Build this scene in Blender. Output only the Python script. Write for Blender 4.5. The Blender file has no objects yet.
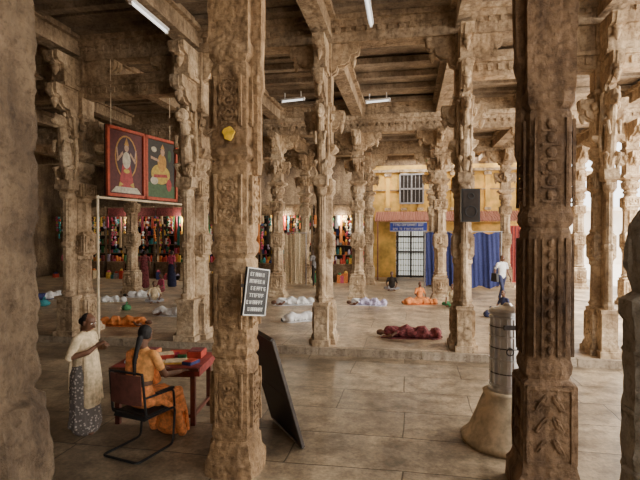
import bpy, math, random
import numpy as np
from mathutils import Vector, Matrix
random.seed(7)
TH=math.radians(10.4); C=math.cos(TH); S=math.sin(TH)
PZ=0.15
def H(a,b): return (a*C+b*S, -a*S+b*C)
sc=bpy.context.scene
# ------------------------------------------------------------------ materials
def newmat(name):
    m=bpy.data.materials.new(name); m.use_nodes=True
    nt=m.node_tree; return m,nt,nt.nodes['Principled BSDF']
def ramp(nt,fac,cols):
    r=nt.nodes.new('ShaderNodeValToRGB'); els=r.color_ramp.elements
    while len(els)<len(cols): els.new(0.5)
    for e,(p,c) in zip(els,cols): e.position=p; e.color=(*c,1)
    nt.links.new(fac,r.inputs[0]); return r.outputs[0]
def noise(nt,vec,scale,detail=6,rough=.6):
    n=nt.nodes.new('ShaderNodeTexNoise'); n.inputs['Scale'].default_value=scale
    n.inputs['Detail'].default_value=detail; n.inputs['Roughness'].default_value=rough
    nt.links.new(vec,n.inputs['Vector']); return n.outputs[0]
def mixc(nt,fac,a,b,mode='MIX'):
    m=nt.nodes.new('ShaderNodeMix'); m.data_type='RGBA'; m.blend_type=mode
    if isinstance(fac,(int,float)): m.inputs[0].default_value=fac
    else: nt.links.new(fac,m.inputs[0])
    for i,v in ((6,a),(7,b)):
        if isinstance(v,tuple): m.inputs[i].default_value=(*v,1)
        else: nt.links.new(v,m.inputs[i])
    return m.outputs[2]
def math_(nt,op,a,b=0.5):
    m=nt.nodes.new('ShaderNodeMath'); m.operation=op
    for i,v in ((0,a),(1,b)):
        if isinstance(v,(int,float)): m.inputs[i].default_value=v
        else: nt.links.new(v,m.inputs[i])
    return m.outputs[0]
def stone(name,c1,c2,c3,bump=.5,carve=.5,carvescale=9,rough=.85,fine=1.,streak=.55,cav=.4):
    m,nt,p=newmat(name)
    g=nt.nodes.new('ShaderNodeNewGeometry').outputs['Position']
    n1=noise(nt,g,1.1,8,.6); n2=noise(nt,g,16*fine,8,.7); n3=noise(nt,g,60*fine,4,.6)
    base=ramp(nt,n1,[(.34,c1),(.5,c2),(.66,c3)])
    d=ramp(nt,n2,[(.32,(.45,.41,.38)),(.52,(1,1,1)),(.74,(1.18,1.16,1.14))])
    col=mixc(nt,.85,base,d,'MULTIPLY')
    mp=nt.nodes.new('ShaderNodeMapping'); mp.inputs['Scale'].default_value=(4.5,4.5,.6); nt.links.new(g,mp.inputs[0])
    n4=noise(nt,mp.outputs[0],1.0,6,.62)
    col=mixc(nt,streak,col,ramp(nt,n4,[(.36,(.34,.29,.26)),(.51,(1,1,1)),(.68,(1.2,1.18,1.14))]),'MULTIPLY')
    v=nt.nodes.new('ShaderNodeTexVoronoi'); v.inputs['Scale'].default_value=carvescale
    v.feature='SMOOTH_F1'
    nt.links.new(g,v.inputs['Vector'])
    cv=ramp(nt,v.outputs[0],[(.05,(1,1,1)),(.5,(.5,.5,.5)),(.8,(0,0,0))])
    col=mixc(nt,cav,col,ramp(nt,v.outputs[0],[(.3,(1.1,1.1,1.1)),(.5,(.9,.88,.85)),(.75,(.4,.34,.3))]),'MULTIPLY')  # cavity shade painted into the colour of the carved hollows
    h=math_(nt,'ADD',math_(nt,'MULTIPLY',n2,.6),math_(nt,'MULTIPLY',n3,.25))
    h=math_(nt,'ADD',h,math_(nt,'MULTIPLY',cv,carve))
    b=nt.nodes.new('ShaderNodeBump'); b.inputs['Strength'].default_value=bump; b.inputs['Distance'].default_value=.05
    nt.links.new(h,b.inputs['Height']); nt.links.new(b.outputs[0],p.inputs['Normal'])
    nt.links.new(col,p.inputs['Base Color']); p.inputs['Roughness'].default_value=rough
    return m
def plain(name,col,rough=.6,metal=0,emit=0,var=.25,scale=12,bump=0):
    m,nt,p=newmat(name)
    tc=nt.nodes.new('ShaderNodeTexCoord').outputs['Object']
    n=noise(nt,tc,scale,4,.6)
    lo=tuple(c*(1-var) for c in col); hi=tuple(min(1,c*(1+var)) for c in col)
    c=ramp(nt,n,[(.35,lo),(.65,hi)])
    nt.links.new(c,p.inputs['Base Color']); p.inputs['Roughness'].default_value=rough; p.inputs['Metallic'].default_value=metal
    if emit:
        p.inputs['Emission Color'].default_value=(*col,1); p.inputs['Emission Strength'].default_value=emit
    if bump:
        b=nt.nodes.new('ShaderNodeBump'); b.inputs['Strength'].default_value=bump; b.inputs['Distance'].default_value=.02
        nt.links.new(n,b.inputs['Height']); nt.links.new(b.outputs[0],p.inputs['Normal'])
    return m
def paving(name,c1,c2,mortar,w,h,rough=.5,off=.5,wob=.1,ms=.012):
    m,nt,p=newmat(name)
    tc=nt.nodes.new('ShaderNodeTexCoord').outputs['Object']
    br=nt.nodes.new('ShaderNodeTexBrick'); br.inputs['Scale'].default_value=1
    br.inputs['Brick Width'].default_value=w; br.inputs['Row Height'].default_value=h
    br.inputs['Mortar Size'].default_value=ms; br.inputs['Mortar Smooth'].default_value=.6; br.offset=off; br.squash=1.35; br.squash_frequency=3
    br.inputs['Color1'].default_value=(*c1,1); br.inputs['Color2'].default_value=(*c2,1); br.inputs['Mortar'].default_value=(*mortar,1)
    wv=nt.nodes.new('ShaderNodeVectorMath'); wv.operation='ADD'
    nz=nt.nodes.new('ShaderNodeTexNoise'); nz.inputs['Scale'].default_value=.8; nt.links.new(tc,nz.inputs['Vector'])
    vs=nt.nodes.new('ShaderNodeVectorMath'); vs.operation='SCALE'; vs.inputs['Scale'].default_value=wob
    nt.links.new(nz.outputs[1],vs.inputs[0]); nt.links.new(tc,wv.inputs[0]); nt.links.new(vs.outputs[0],wv.inputs[1])
    nt.links.new(wv.outputs[0],br.inputs['Vector'])
    n1=noise(nt,tc,.8,10,.72); n2=noise(nt,tc,22,6,.7); n5=noise(nt,tc,3.4,8,.7)
    st=ramp(nt,n1,[(.36,(.42,.38,.34)),(.5,(.92,.88,.83)),(.63,(1.5,1.43,1.32))])
    s5=ramp(nt,n5,[(.37,(.55,.52,.49)),(.53,(1,1,1)),(.68,(1.25,1.22,1.17))])
    sp=ramp(nt,n2,[(.35,(.70,.70,.70)),(.65,(1.16,1.16,1.16))])
    col=mixc(nt,1.,mixc(nt,1.,mixc(nt,1.,br.outputs[0],st,'MULTIPLY'),s5,'MULTIPLY'),sp,'MULTIPLY')
    nt.links.new(col,p.inputs['Base Color'])
    r=math_(nt,'ADD',math_(nt,'MULTIPLY',n1,.5),rough-.25); nt.links.new(r,p.inputs['Roughness'])
    hh=math_(nt,'SUBTRACT',math_(nt,'MULTIPLY',n2,.3),br.outputs[1])
    b=nt.nodes.new('ShaderNodeBump'); b.inputs['Strength'].default_value=.3; b.inputs['Distance'].default_value=.02
    nt.links.new(hh,b.inputs['Height']); nt.links.new(b.outputs[0],p.inputs['Normal'])
    return m
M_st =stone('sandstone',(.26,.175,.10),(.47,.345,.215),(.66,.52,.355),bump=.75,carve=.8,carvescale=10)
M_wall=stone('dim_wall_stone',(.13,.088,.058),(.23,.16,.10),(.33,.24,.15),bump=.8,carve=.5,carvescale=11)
M_std=stone('sandstone_shaded',(.10,.056,.029),(.19,.115,.06),(.30,.19,.108),bump=.9,carve=.6,carvescale=13)  # shaded copy of the sandstone, pillar B's shade put into its colour
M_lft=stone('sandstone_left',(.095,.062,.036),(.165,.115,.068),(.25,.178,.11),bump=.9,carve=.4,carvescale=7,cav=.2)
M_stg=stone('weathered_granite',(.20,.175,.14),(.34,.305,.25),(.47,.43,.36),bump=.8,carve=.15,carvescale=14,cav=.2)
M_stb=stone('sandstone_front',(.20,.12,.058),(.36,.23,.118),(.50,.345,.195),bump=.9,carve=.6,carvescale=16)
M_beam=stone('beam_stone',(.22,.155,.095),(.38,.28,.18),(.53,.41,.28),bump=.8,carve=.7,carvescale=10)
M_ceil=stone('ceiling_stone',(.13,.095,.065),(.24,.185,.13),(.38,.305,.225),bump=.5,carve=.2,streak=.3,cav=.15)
M_floor=paving('paving_stone',(.25,.20,.142),(.34,.278,.20),(.085,.066,.047),1.9,.85,.38)
M_plat=paving('platform_paving',(.43,.335,.23),(.49,.39,.275),(.22,.17,.12),1.7,1.2,.45)
M_step=stone('step_stone',(.25,.195,.135),(.38,.305,.22),(.48,.395,.295),bump=.4,carve=.1,cav=.1)
M_ochre=plain('ochre_paint',(.74,.46,.11),.85,scale=1.5,var=.35)
M_cream=plain('cream_paint',(.72,.60,.42),.7,scale=5)
M_court=plain('sunlit_plaster',(.85,.77,.68),.9,scale=2,var=.1)
M_ground=plain('court_paving',(.7,.62,.54),.9,scale=2,var=.12)
M_black=plain('black_paint',(.014,.014,.016),.5)
M_dark=plain('dark_void',(.03,.022,.018),.9)
M_white=plain('white_cloth',(.76,.76,.76),.8,scale=20,var=.15)
M_skin=plain('brown_skin',(.15,.07,.04),.5,var=.1)
M_hair=plain('black_hair',(.010,.008,.008),.75,scale=60)
M_eye=plain('eye_white',(.75,.72,.68),.3,var=.02)
M_iris=plain('eye_dark',(.02,.012,.01),.2)
M_lip=plain('lip',(.22,.07,.05),.5)
def cloth(n,c,v=.25): return plain(n,c,.85,var=v,scale=18,bump=.4)
M_orange=cloth('orange_sari',(.74,.26,.08),.35); M_saffron=cloth('saffron_cloth',(.66,.22,.06)); M_beige=cloth('beige_shawl',(.64,.51,.33))
M_maroon=cloth('maroon_cloth',(.18,.04,.045),.6); M_blue=cloth('blue_cloth',(.03,.04,.15)); M_lil=cloth('lilac_cloth',(.50,.46,.66),.4)
M_navy=cloth('navy_cloth',(.03,.035,.09)); M_green=cloth('green_cloth',(.05,.20,.08)); M_wht=cloth('white_shirt',(.8,.8,.82),.08)
M_pink=cloth('pink_cloth',(.55,.09,.18)); M_grey=cloth('grey_cloth',(.3,.29,.3)); M_yel=cloth('yellow_cloth',(.70,.45,.08)); M_cyan=cloth('teal_cloth',(.05,.28,.32))
M_blouse=cloth('orange_blouse',(.66,.30,.09))
def dotted():
    m,nt,p=newmat('dotted_skirt'); tc=nt.nodes.new('ShaderNodeTexCoord').outputs['Object']
    v=nt.nodes.new('ShaderNodeTexVoronoi'); v.inputs['Scale'].default_value=28; nt.links.new(tc,v.inputs['Vector'])
    nt.links.new(ramp(nt,v.outputs[0],[(.25,(.5,.45,.4)),(.4,(.15,.13,.12))]),p.inputs['Base Color']); p.inputs['Roughness'].default_value=.85
    return m
M_dot=dotted()
M_steel=plain('steel',(.62,.62,.62),.3,1,var=.15,scale=8)
M_wood=plain('dark_red_wood',(.11,.03,.02),.4)
M_tube=plain('tube_glass',(.9,.92,.9),.3,emit=1.6,var=.02)
M_red=plain('red_paint',(.45,.05,.03),.6)
M_yelp=plain('yellow_paint',(.80,.50,.03),.7)
M_signw=plain('white_lettering',(.8,.8,.77),.6,var=.02)
M_bluep=plain('blue_paint',(.03,.06,.40),.6)
M_awn=plain('rust_awning',(.30,.12,.08),.7)
M_glow=plain('bulb_glow',(1,.85,.55),.5,emit=14,var=.01)
M_brown=plain('chair_fabric',(.12,.04,.03),.7)
# ------------------------------------------------------------------ mesh builder
class MB:
    def __init__(s): s.v=[];s.f=[];s.m=[];s.T=Matrix.Identity(4)
    def add(s,vs,fs,mat=0):
        o=len(s.v); s.v+= [tuple(s.T@Vector(p)) for p in vs]; s.f+=[tuple(i+o for i in f) for f in fs]; s.m+=[mat]*len(fs)
    def box(s,c,d,mat=0,rz=0,taper=1):
        x,y,z=d[0]/2,d[1]/2,d[2]/2; R=Matrix.Rotation(rz,3,'Z'); vs=[]
        for sz,t in ((-z,1),(z,taper)):
            for sx,sy in ((-x,-y),(x,-y),(x,y),(-x,y)):
                vs.append(R@Vector((sx*t,sy*t,sz))+Vector(c))
        s.add(vs,[(3,2,1,0),(4,5,6,7),(0,1,5,4),(1,2,6,5),(2,3,7,6),(3,0,4,7)],mat)
    def rings(s,rings,mat=0,closed=True,cap=True):
        n=len(rings[0]); vs=[p for r in rings for p in r]; fs=[]
        for i in range(len(rings)-1):
            for j in range(n if closed else n-1):
                k=(j+1)%n; fs.append((i*n+j,i*n+k,(i+1)*n+k,(i+1)*n+j))
        if cap: fs.append(tuple(reversed(range(n)))); fs.append(tuple((len(rings)-1)*n+j for j in range(n)))
        s.add(vs,fs,mat)
    def column(s,secs,c=(0,0),mat=0):
        rs=[]
        for q in secs:
            z,sh,hw=q[:3]; ky=q[3] if len(q)>3 else 1; r=[]
            for j in range(16):
                a=j*math.pi/8; ca,sa=math.cos(a),math.sin(a)
                if sh=='s': rr=hw/max(abs(ca),abs(sa))
                elif sh=='c': rr=hw
                elif sh=='f': rr=hw*(1.06 if j%2 else .9)
                elif sh=='k': 
                    rr=hw/max(abs(ca),abs(sa)); 
                    if j%4==2: rr*=.86
                else:
                    a8=(a+math.pi/8)%(math.pi/4)-math.pi/8; rr=hw/math.cos(a8)
                r.append((c[0]+rr*ca,c[1]+rr*sa*ky,z))
            rs.append(r)
        s.rings(rs,mat)
    def lathe(s,prof,c=(0,0,0),n=20,mat=0):
        s.rings([[(c[0]+r*math.cos(2*math.pi*j/n),c[1]+r*math.sin(2*math.pi*j/n),c[2]+z) for j in range(n)] for r,z in prof],mat)
    def prism(s,poly,th,ang=0,org=(0,0,0),mat=0):
        d=Vector((math.cos(ang),math.sin(ang),0)); n=Vector((-d.y,d.x,0)); o=Vector(org)
        r=[[o+d*x+Vector((0,0,z))+n*t for x,z in poly] for t in (-th/2,th/2)]
        m=len(poly); vs=r[0]+r[1]; fs=[tuple(range(m)),tuple(reversed(range(m,2*m)))]
        for j in range(m): k=(j+1)%m; fs.append((j,j+m,k+m,k))
        s.add(vs,fs,mat)
    def tube(s,pts,rad,mat=0,n=8,side=None,round_=False):
        pts=[Vector(p) for p in pts]; L=len(pts)
        if not isinstance(rad,list): rad=[rad]*L
        rad=[(r,r) if not isinstance(r,tuple) else r for r in rad]
        rings=[]; sv=Vector(side) if side else None
        P=[];R=[];Tn=[]
        for i in range(L):
            if L==1: t=Vector((0,0,1))
            else: t=(pts[min(i+1,L-1)]-pts[max(i-1,0)]).normalized()
            P.append(pts[i]);R.append(rad[i]);Tn.append(t)
        if round_:
            a=[];b=[]
            for f in (80,55,28):
                q=math.radians(f); m=min(rad[0]); a.append((P[0]-Tn[0]*m*math.sin(q),(R[0][0]*math.cos(q),R[0][1]*math.cos(q)),Tn[0]))
            for f in (28,55,80):
                q=math.radians(f); m=min(rad[-1]); b.append((P[-1]+Tn[-1]*m*math.sin(q),(R[-1][0]*math.cos(q),R[-1][1]*math.cos(q)),Tn[-1]))
            seq=a+list(zip(P,R,Tn))+b
        else: seq=list(zip(P,R,Tn))
        for p,(ra,rb),t in seq:
            x=sv if sv is not None else (Vector((0,0,1)) if abs(t.z)<.9 else Vector((1,0,0)))
            x=(x-t*x.dot(t))
            if x.length<1e-3: x=Vector((1,0,0)); x=x-t*x.dot(t)
            x.normalize(); y=t.cross(x)
            if sv is None: sv=x.copy()
            rings.append([p+x*ra*math.cos(2*math.pi*j/n)+y*rb*math.sin(2*math.pi*j/n) for j in range(n)])
        s.rings(rings,mat)
    def ell(s,c,r,mat=0,n=12,m=8):
        s.rings([[(c[0]+r[0]*math.sin(t)*math.cos(2*math.pi*j/n),c[1]+r[1]*math.sin(t)*math.sin(2*math.pi*j/n),c[2]-r[2]*math.cos(t)) for j in range(n)] for t in [math.pi*(i+.15)/(m+.3) for i in range(m+1)]],mat)
    def torus(s,c,R,r,axis='y',mat=0,n=18,m=6):
        rs=[]
        for i in range(n+1):
            a=2*math.pi*i/n; ring=[]
            for j in range(m):
                b=2*math.pi*j/m; q=R+r*math.cos(b); w=r*math.sin(b)
                if axis=='y': ring.append((c[0]+q*math.cos(a),c[1]+w,c[2]+q*math.sin(a)))
                elif axis=='x': ring.append((c[0]+w,c[1]+q*math.cos(a),c[2]+q*math.sin(a)))
                else: ring.append((c[0]+q*math.cos(a),c[1]+q*math.sin(a),c[2]+w))
            rs.append(ring)
        s.rings(rs,mat,cap=False)
    def mesh(s,name,mats,smooth=False):
        me=bpy.data.meshes.new(name); me.from_pydata(s.v,[],s.f); me.update()
        for m in mats: me.materials.append(m)
        for p,i in zip(me.polygons,s.m): p.material_index=i; p.use_smooth=smooth
        return me
    def obj(s,name,mats,loc=(0,0,0),rz=0,parent=None,smooth=False):
        o=bpy.data.objects.new(name,s.mesh(name,mats,smooth)); sc.collection.objects.link(o)
        o.location=loc; o.rotation_euler=(0,0,rz)
        if parent: o.parent=parent
        return o
def inst(name,me,loc,rz=0,scale=(1,1,1)):
    o=bpy.data.objects.new(name,me); sc.collection.objects.link(o); o.location=loc; o.rotation_euler=(0,0,rz); o.scale=scale; return o
def empty(name,loc=(0,0,0),rz=0):
    e=bpy.data.objects.new(name,None); sc.collection.objects.link(e); e.location=loc; e.rotation_euler=(0,0,rz); return e
# ------------------------------------------------------------------ shell
AE=7.65; AM=(AE-19.4)/2; AW=AE+19.4
def hall(m,name,mats,smooth=False): return m.obj(name,mats,(0,0,0),-TH,smooth=smooth)
g=MB(); g.box(((9.6-23)/2,15,-.1),(32.6,46,.2)); hall(g,'floor',[M_floor])
g=MB(); g.box((24.6,20,-.1),(30,80,.2)); hall(g,'courtyard_floor',[M_ground])
g=MB(); g.box((AM,18.0,.06),(AW,16.4,.12)); g.box((AM,17.94,.135),(AW,16.35,.03)); hall(g,'raised_floor',[M_plat])
g=MB()
x=-19.4
while x<AE-.3:
    w=min(random.uniform(1.2,2.2),AE-x); g.box((x+w/2,9.69,.073+random.uniform(-.004,.004)),(w-.015,.12,.155)); x+=w
hall(g,'stone_step',[M_step])
COLS=[-16.6,-13.65,-10.65,-7.7,-4.75,-1.78,1.1,3.72,7.1]
ROWS=[4.85,10.25,17.2,22.0]
RZ={-1.0:6.5,4.85:6.5,10.25:6.5,17.2:6.05,22.0:6.05}
def beam(g,a0,a1,r,z,ht):
    m=(a0+a1)/2; w=a1-a0
    g.box((m,r,z+.15),(w,.42,.3)); g.box((m,r,z+.36),(w,.56,.12)); g.box((m,r,z+.42+(ht-.42)/2),(w,.74,ht-.42))
    x=a0+.1
    while x<a1:
        for s in(-1,1): g.box((x,r+s*.23,z+.25),(.11,.05,.1))
        x+=.22
for r,z in RZ.items():
    g=MB(); beam(g,-19.6,AE,r,z,.58)
    if r==17.2:
        g.box((AM,r,6.75),(AW,.5,.3)); beam(g,-19.6,AE,r,6.62,.5)
    hall(g,'stone_beam',[M_beam])
g=MB()
for a0,a1 in ((-19.6,-4.75),(1.1,AE)):
    g.box(((a0+a1)/2,10.25,5.78),(a1-a0,.34,.26)); g.box(((a0+a1)/2,10.25,5.95),(a1-a0,.46,.08)); g.box(((a0+a1)/2,10.25,6.07),(a1-a0,.30,.16))
    x=a0+.1
    while x<a1: g.box((x,10.06,5.80),(.10,.04,.12)); x+=.2
hall(g,'tie_beam',[M_st])
bays=[(-3,-1,7.05),(-1,4.85,7.05),(4.85,10.25,7.05),(10.25,17.2,7.05),(17.2,22.0,6.6),(22.0,26.0,6.6)]
g=MB()
for c in COLS:
    for (b0,b1,zt) in bays:
        L=b1-b0-.4
        g.box((c,(b0+b1)/2,zt-.27),(.36,L,.34)); g.box((c,(b0+b1)/2,zt-.05),(.58,L,.12))
hall(g,'stone_cross_beam',[M_beam])
g=MB(); xs=[-19.6]+COLS
for (b0,b1,zt) in bays:
    for i in range(len(xs)-1):
        a0,a1=xs[i],xs[i+1]
        y=b0
        while y<b1-.05:
            w=min(random.uniform(.45,.7),b1-y); 
            g.box(((a0+a1)/2,y+w/2,zt+.2+random.choice([0,0,.05,.1])),(a1-a0,w-.025,.3)); y+=w
        for q in (b0+.5,b1-.5): g.box(((a0+a1)/2,q,zt+.02),(a1-a0,.3,.1))
    y=b0+1.5
    while y<b1-1:
        g.box((AM,y,zt),(AW,.22,.16)); y+=1.15
g.box((AM,11.5,7.55),(AW+.4,29.5,.12))
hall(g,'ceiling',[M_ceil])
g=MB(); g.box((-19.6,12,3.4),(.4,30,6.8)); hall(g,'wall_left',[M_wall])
g=MB(); g.box((-7.5,-3.2,3.5),(24,.4,7.)); hall(g,'front_light_block',[M_wall])  # unseen wall added behind the camera to cut the front light
# ------------------------------------------------------------------ ornate pillars
def arm(g,L,h,z,ang,th,org=(0,0),pend=True,mat=0):
    poly=[(0,0),(L*.22,0),(L*.36,h*.10),(L*.40,h*.28),(L*.58,h*.30),(L*.74,h*.42),(L*.78,h*.62),(L*.96,h*.68),(L,h*.8),(L,h),(0,h)]
    g.prism(poly,th,ang,(org[0],org[1],z),mat)
    g.prism([(x*1.03,zz) for x,zz in poly],th*.45,ang,(org[0],org[1],z-.03),mat)
    if pend:
        px,py=org[0]+math.cos(ang)*L*.84,org[1]+math.sin(ang)*L*.84
        g.lathe([(.015,-.30),(.04,-.26),(.075,-.19),(.09,-.13),(.06,-.08),(.10,-.05),(.11,0),(.08,.05)],(px,py,z+h*.68),12,mat)
def ornate(top=5.9,front=True,hw=.25):
    g=MB(); k=hw/.25
    secs=[(0,'s',.36),(.1,'s',.36),(.12,'s',.32),(.2,'s',.30),(.24,'s',.27),(.3,'s',.29),(.78,'s',.29),(.82,'s',.25),(.87,'s',.27),(.92,'o',.23),(.97,'o',.26),(1.02,'o',.225),
      (1.7,'o',.215),(1.74,'o',.245),(1.8,'o',.245),(1.84,'s',.22),(1.88,'s',.255),(2.3,'s',.255),(2.33,'s',.22),(2.38,'o',.25),(2.43,'o',.22),(2.48,'f',.22),
      (3.05,'f',.215),(3.08,'c',.245),(3.14,'c',.245),(3.17,'s',.22),(3.2,'s',.25),(3.5,'s',.25),(3.53,'o',.2),(3.6,'c',.19),(3.66,'c',.25),(3.74,'c',.20),(3.8,'c',.26),
      (3.9,'c',.30),(3.98,'c',.31),(4.03,'c',.24),(4.08,'s',.27),(4.14,'s',.35),(4.2,'s',.35),(4.23,'s',.25),(4.3,'s',.22),(5.0,'s',.21),(5.04,'s',.26),(5.1,'s',.26),(5.12,'s',.21),(top,'s',.23)]
    g.column([(z,sh,w*k) for z,sh,w in secs])
    for zc,hh in ((.54,.36),(2.09,.3),(3.35,.2)):
        for a in range(4):
            R=Matrix.Rotation(a*math.pi/2,4,'Z'); g.T=R
            off=-(.29 if zc<1 else .255)*k-.005
            for sx in(-1,1): g.box((sx*.19*k,off,zc),(.035,.03,hh+.06))
            for sz in(-1,1): g.box((0,off,zc+sz*(hh/2+.02)),(.4*k,.03,.035))
            g.ell((0,off,zc+hh*.28),(.035,.035,.04)); g.ell((0,off,zc),(.06,.04,hh*.26)); g.ell((-.05,off,zc-hh*.3),(.07,.035,.045)); g.ell((.06,off,zc-hh*.32),(.06,.035,.04))
            for sx in(-1,1): g.ell((sx*.09,off,zc+.03),(.03,.025,hh*.2))
            g.T=Matrix.Identity(4)
    for i in range(12):
        a=i*math.pi/6; g.ell((math.cos(a)*.25*k,math.sin(a)*.25*k,3.86),(.05,.05,.08),n=8,m=5)
    for a in range(4):
        ang=a*math.pi/2
        arm(g,.55,.55,4.4,ang,.28*k); arm(g,.95,.62,top-.62,ang,.32*k)
    for a in range(4):
        ang=a*math.pi/2+math.pi/4; arm(g,.40,.35,4.5,ang,.12*k,pend=False)
    if front:
        y0=-.46
        g.box((0,y0+.04,.42),(.36,.3,.84)); g.box((0,y0+.02,.06),(.46,.4,.12)); g.box((0,y0+.03,.87),(.42,.36,.07))
        g.box((0,y0+.16,2.3),(.15,.28,2.8))
        g.column([(.9,'o',.10),(1.0,'o',.12),(1.05,'o',.085),(2.0,'o',.08),(2.05,'o',.12),(2.12,'o',.12),(2.16,'f',.08),(3.1,'f',.08),(3.15,'c',.13),(3.25,'c',.15),(3.3,'s',.1),(3.35,'s',.17),(3.45,'s',.17)],(0,y0))
        g.box((0,y0+.1,3.5),(.34,.5,.12)); g.box((0,y0+.2,4.4),(.2,.22,1.9))
        g.tube([(0,y0+.12,3.55),(0,y0+.0,3.8),(0,y0-.04,4.15),(0,y0-.1,4.5),(0,y0-.14,4.75)],[(.10,.12),(.12,.15),(.12,.15),(.10,.13),(.08,.1)],n=10,side=(1,0,0),round_=True)
        g.ell((0,y0-.22,4.86),(.13,.17,.15)); g.ell((0,y0-.38,4.82),(.07,.1,.07)); g.ell((0,y0-.36,4.72),(.05,.08,.03))
        for sx in(-1,1):
            g.tube([(sx*.1,y0,4.45),(sx*.13,y0-.22,4.4),(sx*.11,y0-.26,4.2)],[.055,.045,.04],n=7,round_=True)
            g.tube([(sx*.1,y0+.02,3.85),(sx*.14,y0-.2,3.8),(sx*.12,y0-.14,3.58)],[.07,.055,.05],n=7,round_=True)
            g.ell((sx*.1,y0-.2,5.0),(.04,.04,.06))
        arm(g,.75,.7,4.95,-math.pi/2,.26,(0,-.2)); g.box((0,y0-.05,5.85),(.3,.4,.5)); g.box((0,y0-.05,5.68),(.4,.5,.08))
        for sx in (-1,1): g.tube([(sx*.12,y0+.1,3.6),(sx*.17,y0+.12,4.1),(sx*.14,y0+.1,4.6),(sx*.18,y0,4.95)],[.03,.045,.05,.04],n=6,round_=True)
    return g
meA=ornate(6.35).mesh('ornate_pillar_mesh',[M_st]); meB=ornate(5.9,front=False,hw=.26).mesh('plain_ornate_pillar_mesh',[M_st])
for i,a in enumerate(COLS):
    if i<2: continue
    for r in ROWS[1:]:
        aa=a
        if a==3.72: aa={10.25:3.72,17.2:4.25,22.:4.15}[r]
        x,y=H(aa,r)
        inst('carved_stone_pillar',meA if r==10.25 else meB,(x,y,PZ),-TH,(1.08 if a<-4 else .78,1.0 if a<-4 else .82,1) if r==10.25 else (.86,.86,1))
def roughen(o,lv,st,scale=.12):
    m=o.modifiers.new('sub','SUBSURF'); m.subdivision_type='SIMPLE'; m.levels=lv; m.render_levels=lv
    t=bpy.data.textures.new('stonerough','CLOUDS'); t.noise_scale=scale; t.noise_depth=4
    d=o.modifiers.new('disp','DISPLACE'); d.texture=t; d.strength=st; d.mid_level=.5; d.texture_coords='LOCAL'
    for p in o.data.polygons: p.use_smooth=False
def dense(secs,step=.09):
    out=[]
    for q,w in zip(secs,secs[1:]):
        out.append(q); dz=w[0]-q[0]
        if q[1]==w[1] and dz>step*1.5:
            n=int(dz/step)
            for i in range(1,n): out.append((q[0]+dz*i/n,q[1],q[2]+(w[2]-q[2])*i/n))
    return out+[secs[-1]]
# front pillar A
g=MB()
sa=[(0,'k',.33),(.14,'k',.33),(.2,'k',.29),(.32,'k',.27),(.36,'k',.235),(.42,'k',.25),(1.15,'k',.245),(1.2,'k',.215),(1.25,'k',.25),(1.32,'k',.25),(1.36,'k',.225),(1.42,'k',.24),(2.2,'k',.24),(2.24,'k',.215),(2.3,'k',.255),(2.37,'k',.255),(2.42,'k',.225),
    (2.48,'k',.245),(3.2,'k',.245),(3.24,'k',.22),(3.29,'k',.26),(3.36,'k',.26),(3.4,'k',.23),(3.48,'k',.245),(4.2,'k',.245),(4.25,'k',.22),(4.32,'k',.27),(4.4,'k',.27),(4.45,'s',.24),(6.5,'s',.26)]
g.column(dense(sa))
for zc,hh in ((.78,.56),(1.8,.56),(2.84,.5),(3.84,.5)):
    for a in range(4):
        g.T=Matrix.Rotation(a*math.pi/2,4,'Z'); off=-.25
        for sx in(-1,1): g.box((sx*.15,off,zc),(.03,.035,hh))
        for i in range(7): 
            zz=zc-hh/2+.03+i*(hh-.06)/6; g.box((0,off,zz),(.22 if i%2 else .15,.03,.025))
        for q in (-.14,0,.14):
            g.torus((0,off,zc+q),.055,.016,n=14); g.ell((0,off,zc+q),(.022,.02,.022),n=8,m=5)
            for sx in (-1,1): g.ell((sx*.1,off,zc+q),(.025,.02,.04),n=8,m=5)
    g.T=Matrix.Identity(4)
for a in range(4):
    arm(g,.6,.6,4.9,a*math.pi/2,.26); arm(g,1.,.72,6.5-.72,a*math.pi/2,.34)
g.column([(3.1,'o',.05),(3.2,'o',.06),(3.9,'o',.055),(4.0,'o',.09),(4.1,'o',.09),(4.3,'s',.07),(5.5,'s',.1)],(.285,-.05))
for z in (3.2,3.7,4.15,4.6): g.box((.25,-.05,z),(.14,.14,.07))
ax,ay=H(-1.80,4.85)
A=g.obj('carved_stone_pillar',[M_stb],(ax,ay,0),-TH); A.scale=(.88,.88,1); roughen(A,2,.035)
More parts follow.
